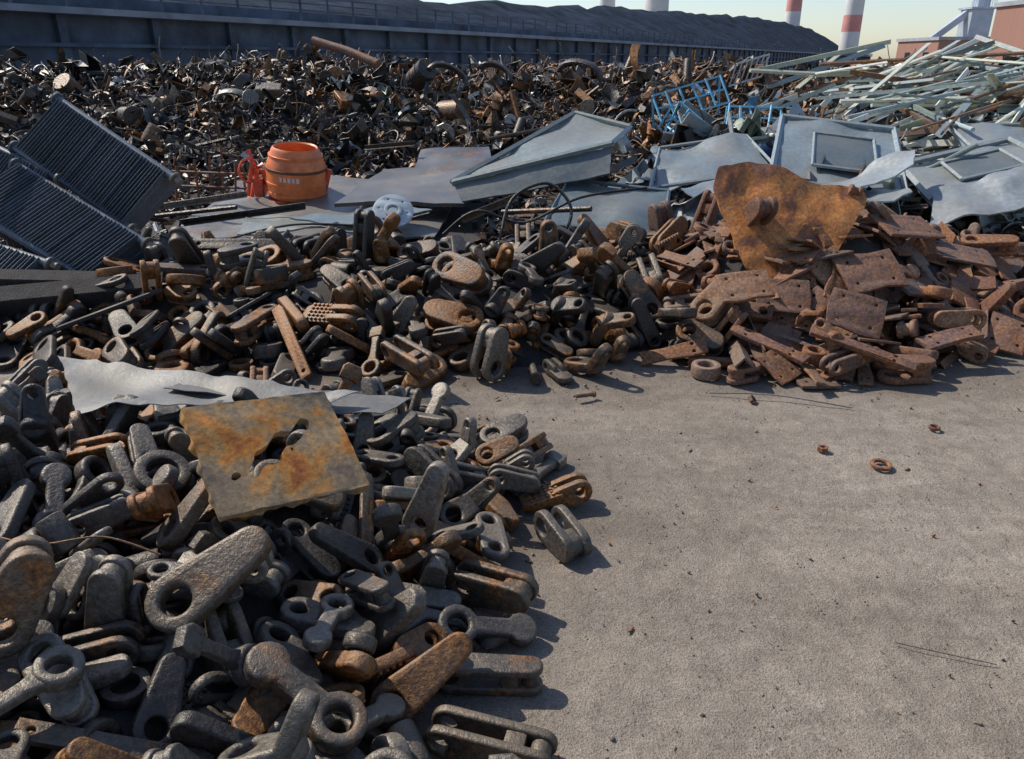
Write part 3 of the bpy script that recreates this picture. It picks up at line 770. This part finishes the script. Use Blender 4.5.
for p,r in (([(-.40,-.05,-.1),(-.44,-.05,.32),(-.36,0,.36)],.026),([(-.58,-.1,-.12),(-.46,-.05,.4),(-.50,-.02,.52)],.024),([(-.62,.2,-.1),(-.44,.0,.28)],.024),
            ([(-.56,-.1,.0),(-.38,-.26,-.03),(.34,-.26,-.06)],.024),([(-.37,0,.3),(-.3,0,-.03),(.3,0,-.04),(.40,0,.3)],.032),([(-.6,-.08,-.06),(-.36,-.1,-.06)],.024)):
    fr.add(tube(p,r,8))
fr.add(tf(box(.11,.13,.2,.01),(-.42,-.02,.1)))
wp=[(.13*math.cos(t),0,.13*math.sin(t)) for t in np.linspace(0,6.283,16)]
fr.add(tf(tube(wp,.014,6),(-.50,-.12,.3),(0,0,rad(60))))
fr.build('tilting_frame',M_red,em)

fl=join(prof(circ(0,0,.17,36),[circ(0,0,.045,18)]+[circ(.12*math.cos(a),.12*math.sin(a),.010,8) for a in np.arange(0,6.28,1.047)],.02,.003),tf(prof(circ(0,0,.075,24),[circ(0,0,.044,18)],.03,.004),(0,0,.012)))
M_flange=simple('pale_flange_paint',(.40,.44,.46),.45,.2,12,.2,.1,.003)
o=single('steel_flange',fl,M_flange); o.location=(-1.0,6.45,topz(-1.0,6.35,.2,.97)+.09); o.rotation_euler=(rad(42),rad(10),0)

def wire(name,pts,r,tn=(.02,.02,.02,0),mat=None):
    P=[Vector(p) for p in pts]; out=[]
    for i in range(len(P)-1):
        p0=P[max(i-1,0)];p1=P[i];p2=P[i+1];p3=P[min(i+2,len(P)-1)]
        for k in range(8):
            t=k/8; out.append(.5*((2*p1)+(-p0+p2)*t+(2*p0-5*p1+4*p2-p3)*t*t+(-p0+3*p1-3*p2+p3)*t**3))
    out.append(P[-1]); return single(name,tube(out,r,8),mat or M_link,tn)
wire('rubber_hose',[(-.1,6.4,.4),(0,6.6,.7),(.3,6.7,.82),(.5,6.6,.65),(.45,6.5,.45),(.2,6.4,.4)],.014)
wire('rubber_hose',[(-.6,6.6,.4),(-.3,6.5,.62),(.1,6.6,.5),(.6,6.7,.7),(1.2,6.9,.75)],.012)
wire('rubber_hose',[(-2.6,6.4,.35),(-1.9,6.5,.5),(-1.2,6.6,.48),(-.7,6.5,.6)],.01)
zz=topz(-1.2,1.85,.25)
wire('rusty_wire',[(-1.5,1.85,zz),(-1.3,1.75,zz+.04),(-1.15,1.8,zz+.03),(-1.0,1.8,zz-.03)],.003,(.25,.12,.05,.6))
wire('rusty_wire',[(1.15,4.05,.012),(1.5,3.98,.03),(1.9,3.85,.01)],.004,(.2,.17,.15,.2))
wire('rusty_wire',[(1.28,2.00,.006),(1.4,1.95,.010),(1.56,1.90,.006)],.0016,(.06,.05,.04,.2))
o=single('rusty_ring',ring(.05,.03,.02),M_rust,(.22,.1,.06,.6)); o.location=(1.77,3.2,.012); o.rotation_euler=(.06,.02,0)
o=single('rusty_ring',ring(.03,.016,.02),M_rust,(.12,.06,.05,.5)); o.location=(2.23,3.6,.012)
o=single('rusty_nut',prof(circ(0,0,.028,6),[circ(0,0,.012,12)],.024,.003),M_rust,(.18,.08,.05,.5)); o.location=(1.55,3.36,.014)
o=single('rusty_nut',prof(circ(0,0,.03,6),[circ(0,0,.014,12)],.024,.003),M_rust,(.1,.06,.05,.5)); o.location=(1.37,3.95,.014); o.rotation_euler=(.3,.8,0)
o=single('rusty_bolt',pin(),M_rust,(.1,.06,.05,.5)); o.location=(.42,4.0,.02); o.scale=(.6,.6,.6); o.rotation_euler=(0,.05,.4)
o=single('slag_lump',tf(chunk(9),sc=(.9,.8,.8)),M_rust,(.06,.05,.045,.3)); o.location=(-.06,2.0,.035)
o=single('slag_lump',tf(chunk(11),sc=(.5,.5,.6)),M_rust,(.06,.05,.045,.3)); o.location=(-.03,1.86,.02)

# ------------------------------------------------------------------ background
W0=Vector((-14.4,33.5,0)); wd=Vector((.455,.89,0)).normalized(); wn=Vector((-wd.y,wd.x,0))
ang=math.atan2(wd.y,wd.x)
ew=empty('concrete_trestle_wall',W0); ew.rotation_euler=(0,0,ang)
M_wall=simple('dark_blue_concrete',(.055,.078,.118),.8,0,.6,.6,.4,.05)
M_wl=simple('pale_concrete',(.18,.21,.25),.85,0,.8,.3,.3,.03)
wb=Batch();wl=Batch()
wb.add(tf(box(460,.6,3.3,0),(190,0.3,1.65)))
for i in range(0,115):
    wb.add(tf(box(.35,.25,3.3,.0),(-36+i*4,-.12,1.652)))
wl.add(tf(box(460,1.5,.22,.0),(190,-.15,3.41)))
wb.add(tf(box(460,.3,.5,0),(190,.9,3.78)))
wb.add(tf(box(460,.12,.12,0),(190,-.35,2.3)))
wl.add(tf(box(460,.14,.08,0),(190,-.42,1.5)))
for i in range(0,230):
    wb.add(tf(box(.08,.08,1.1,0),(-36+i*2,-.75,4.05)))
for z in (4.0,4.3,4.58): wb.add(tf(box(460,.05,.05,0),(190,-.75,z)))
o=wb.build('wall_body',M_wall,ew,1); o=wl.build('coping',M_wl,ew,1)
def heap():
    V=[];ns=150;nw=26
    for i in range(ns):
        s=-60+i*(700/(ns-1))
        pk=np.interp(s,[-60,60,150,300,450,560,640],[5,9,12.4,17,17.5,9,0])
        for j in range(nw):
            w=-1+2*j/(nw-1); p=W0+wd*s+wn*(34+w*28)
            z=pk*max(0,1-abs(w))**.9*1.0+ (1.2*noise.fractal(Vector((s*.06,w*2,0)),1,2,4)+.35*noise.noise(Vector((s*.5,w*9,1))))*min(1,pk/6)*(1-abs(w))
            V.append((p.x,p.y,max(z,-.1)))
    li=[];lt=[]
    for i in range(ns-1):
        for j in range(nw-1):
            a=i*nw+j; li+=[a,a+nw,a+nw+1,a+1]; lt.append(4)
    return (np.array(V),np.array(lt),np.array(li))
single('coal_heap',heap(),simple('coal',(.022,.032,.05),1.0,0,.3,.6,.5,.3,spec=.08),sharp=180)
M_white=simple('pale_chimney_concrete',(.62,.6,.58),.8,0,.2,.1,.1,.02); M_redp=simple('red_chimney_paint',(.58,.24,.21),.7,0,.2,.15,.1,.02)
def chimney(X_,Y,d,bands):
    e=empty('chimney',(X_,Y,0)); z=0
    for k,(h,c) in enumerate(bands):
        s=d/2*(1-.003*z); s2=d/2*(1-.003*(z+h))
        o=single('shaft_band',tf(cyl(s,s2,h,28),(0,0,z+h/2)),M_redp if c else M_white,parent=e); z+=h
    o=single('rim',tf(cyl(s2*1.03,s2*1.03,.8,28),(0,0,z)),M_redp,parent=e)
chimney(133.8,330,7.4,[(12,0),(6,1),(8,0),(8,1),(8,0)])
chimney(140.2,420,8.0,[(24,0),(9,1),(9,0),(9,1)])
chimney(71.8,420,13,[(30,0),(8,0)])
chimney(48.3,430,9,[(27,0),(8,0)])
M_brick,nt,b=base('red_brick')
br=nd(nt,'ShaderNodeTexBrick'); nt.links.new(nd(nt,'ShaderNodeTexCoord').outputs['Generated'],br.inputs['Vector'])
br.inputs['Scale'].default_value=60; br.inputs['Color1'].default_value=(.34,.14,.09,1); br.inputs['Color2'].default_value=(.24,.095,.065,1); br.inputs['Mortar'].default_value=(.3,.18,.14,1)
nt.links.new(br.outputs[0],b.inputs['Base Color']); b.inputs['Roughness'].default_value=.85
M_roof=simple('grey_roof',(.3,.31,.33),.7,0,1,.2,.1,.02); M_win=simple('dark_glass',(.03,.04,.05),.15,0,1,.1,.02,.01)
def bld(name,x,y,w,d_,h,wins,sidew,rot=0):
    e=empty(name,(x,y,0)); e.rotation_euler=(0,0,rot)
    single('walls',tf(box(w,d_,h,0),(0,0,h/2)),M_brick,parent=e)
    single('roof_parapet',tf(box(w+.4,d_+.4,.35,0),(0,0,h+.176)),M_roof,parent=e)
    wb_=Batch();wf_=Batch()
    for (u,z,ww,hh) in wins:
        wb_.add(tf(box(ww,.1,hh,0),(u,-d_/2-.02,z))); wf_.add(tf(box(ww+.2,.14,.12,0),(u,-d_/2-.05,z-hh/2-.07)))
        wf_.add(tf(box(.06,.16,hh,0),(u,-d_/2-.03,z)))
    for (u,z,ww,hh) in sidew:
        wb_.add(tf(box(.1,ww,hh,0),(-w/2-.02,u,z))); wf_.add(tf(box(.14,ww+.2,.12,0),(-w/2-.05,u,z-hh/2-.07)))
    wb_.build('windows',M_win,e); wf_.build('window_sills',M_roof,e)
bld('brick_building',50.4,66,17,14,6.0,[(-6,3.4,1.6,1.4),(-2,3.4,1.6,1.4),(2,3.4,1.6,1.4)],[(-4,2.6,1.4,1.2),(1,2.6,1.4,1.2)])
bld('low_brick_shed',62.3,100,27,10,3.9,[(-9,2.2,1.5,1),(-4,2.2,1.5,1),(1,2.2,1.5,1),(6,2.2,1.5,1)],[(-2.5,2.2,1.2,.9),(2,2.2,1.2,.9)])
et=empty('silo_tower',(61.8,112,0)); tb=Batch()
tb.add(tf(box(2.8,2.8,5.5,0),(0,0,5.2))); tb.add(tf(box(3.4,3.4,.25,0),(0,0,8.1))); tb.add(tf(box(1.6,1.6,2.5,0),(.3,0,9.4)))
for sx in (-1.2,1.2):
    for sy in (-1.2,1.2): tb.add(tf(box(.2,.2,3,0),(sx,sy,1.2)))
for i in range(12): tb.add(tf(cyl(.03,.03,.9,5),(-1.5+i*.27,-1.5,8.6)))
tb.add(tf(box(3.1,.05,.05,0),(0,-1.5,9.05))); tb.add(tf(box(7,.8,.8,0),(-3.8,0,5.6),(0,rad(-38),0)))
tb.build('tower_body',simple('grey_cladding',(.4,.44,.5),.5,.2,.6,.2,.1,.02),et)

# ------------------------------------------------------------------ light
el=rad(46); az=rad(-58)
sd=Vector((math.sin(az)*math.cos(el),math.cos(az)*math.cos(el),math.sin(el)))
w=bpy.data.worlds.new('World'); scene.world=w; w.use_nodes=True; nt=w.node_tree
sk=nt.nodes.new('ShaderNodeTexSky'); sk.sky_type='NISHITA'; sk.sun_disc=False; sk.sun_elevation=el; sk.sun_rotation=az%(2*math.pi)
sk.air_density=1.0; sk.dust_density=.6; sk.ozone_density=1.0
tn_=mix(nt,1.0,sk.outputs[0],(.98,1.0,1.08),'MULTIPLY')
nt.links.new(tn_,nt.nodes['Background'].inputs[0]); nt.nodes['Background'].inputs[1].default_value=.14
sl=bpy.data.lights.new('sun','SUN'); sl.energy=5; sl.angle=rad(.5); sl.color=(1,.95,.85)
so=bpy.data.objects.new('sun',sl); scene.collection.objects.link(so); so.rotation_euler=(-sd).to_track_quat('-Z','Y').to_euler()
cam=bpy.data.cameras.new('camera'); cam.sensor_width=36; cam.lens=36*760/1024; cam.clip_end=3000; cam.clip_start=.05
co_=bpy.data.objects.new('camera',cam); scene.collection.objects.link(co_); co_.location=(0,0,1.8); co_.rotation_euler=(rad(90-22.8),0,0)
scene.camera=co_
print('total',time.time()-T0)
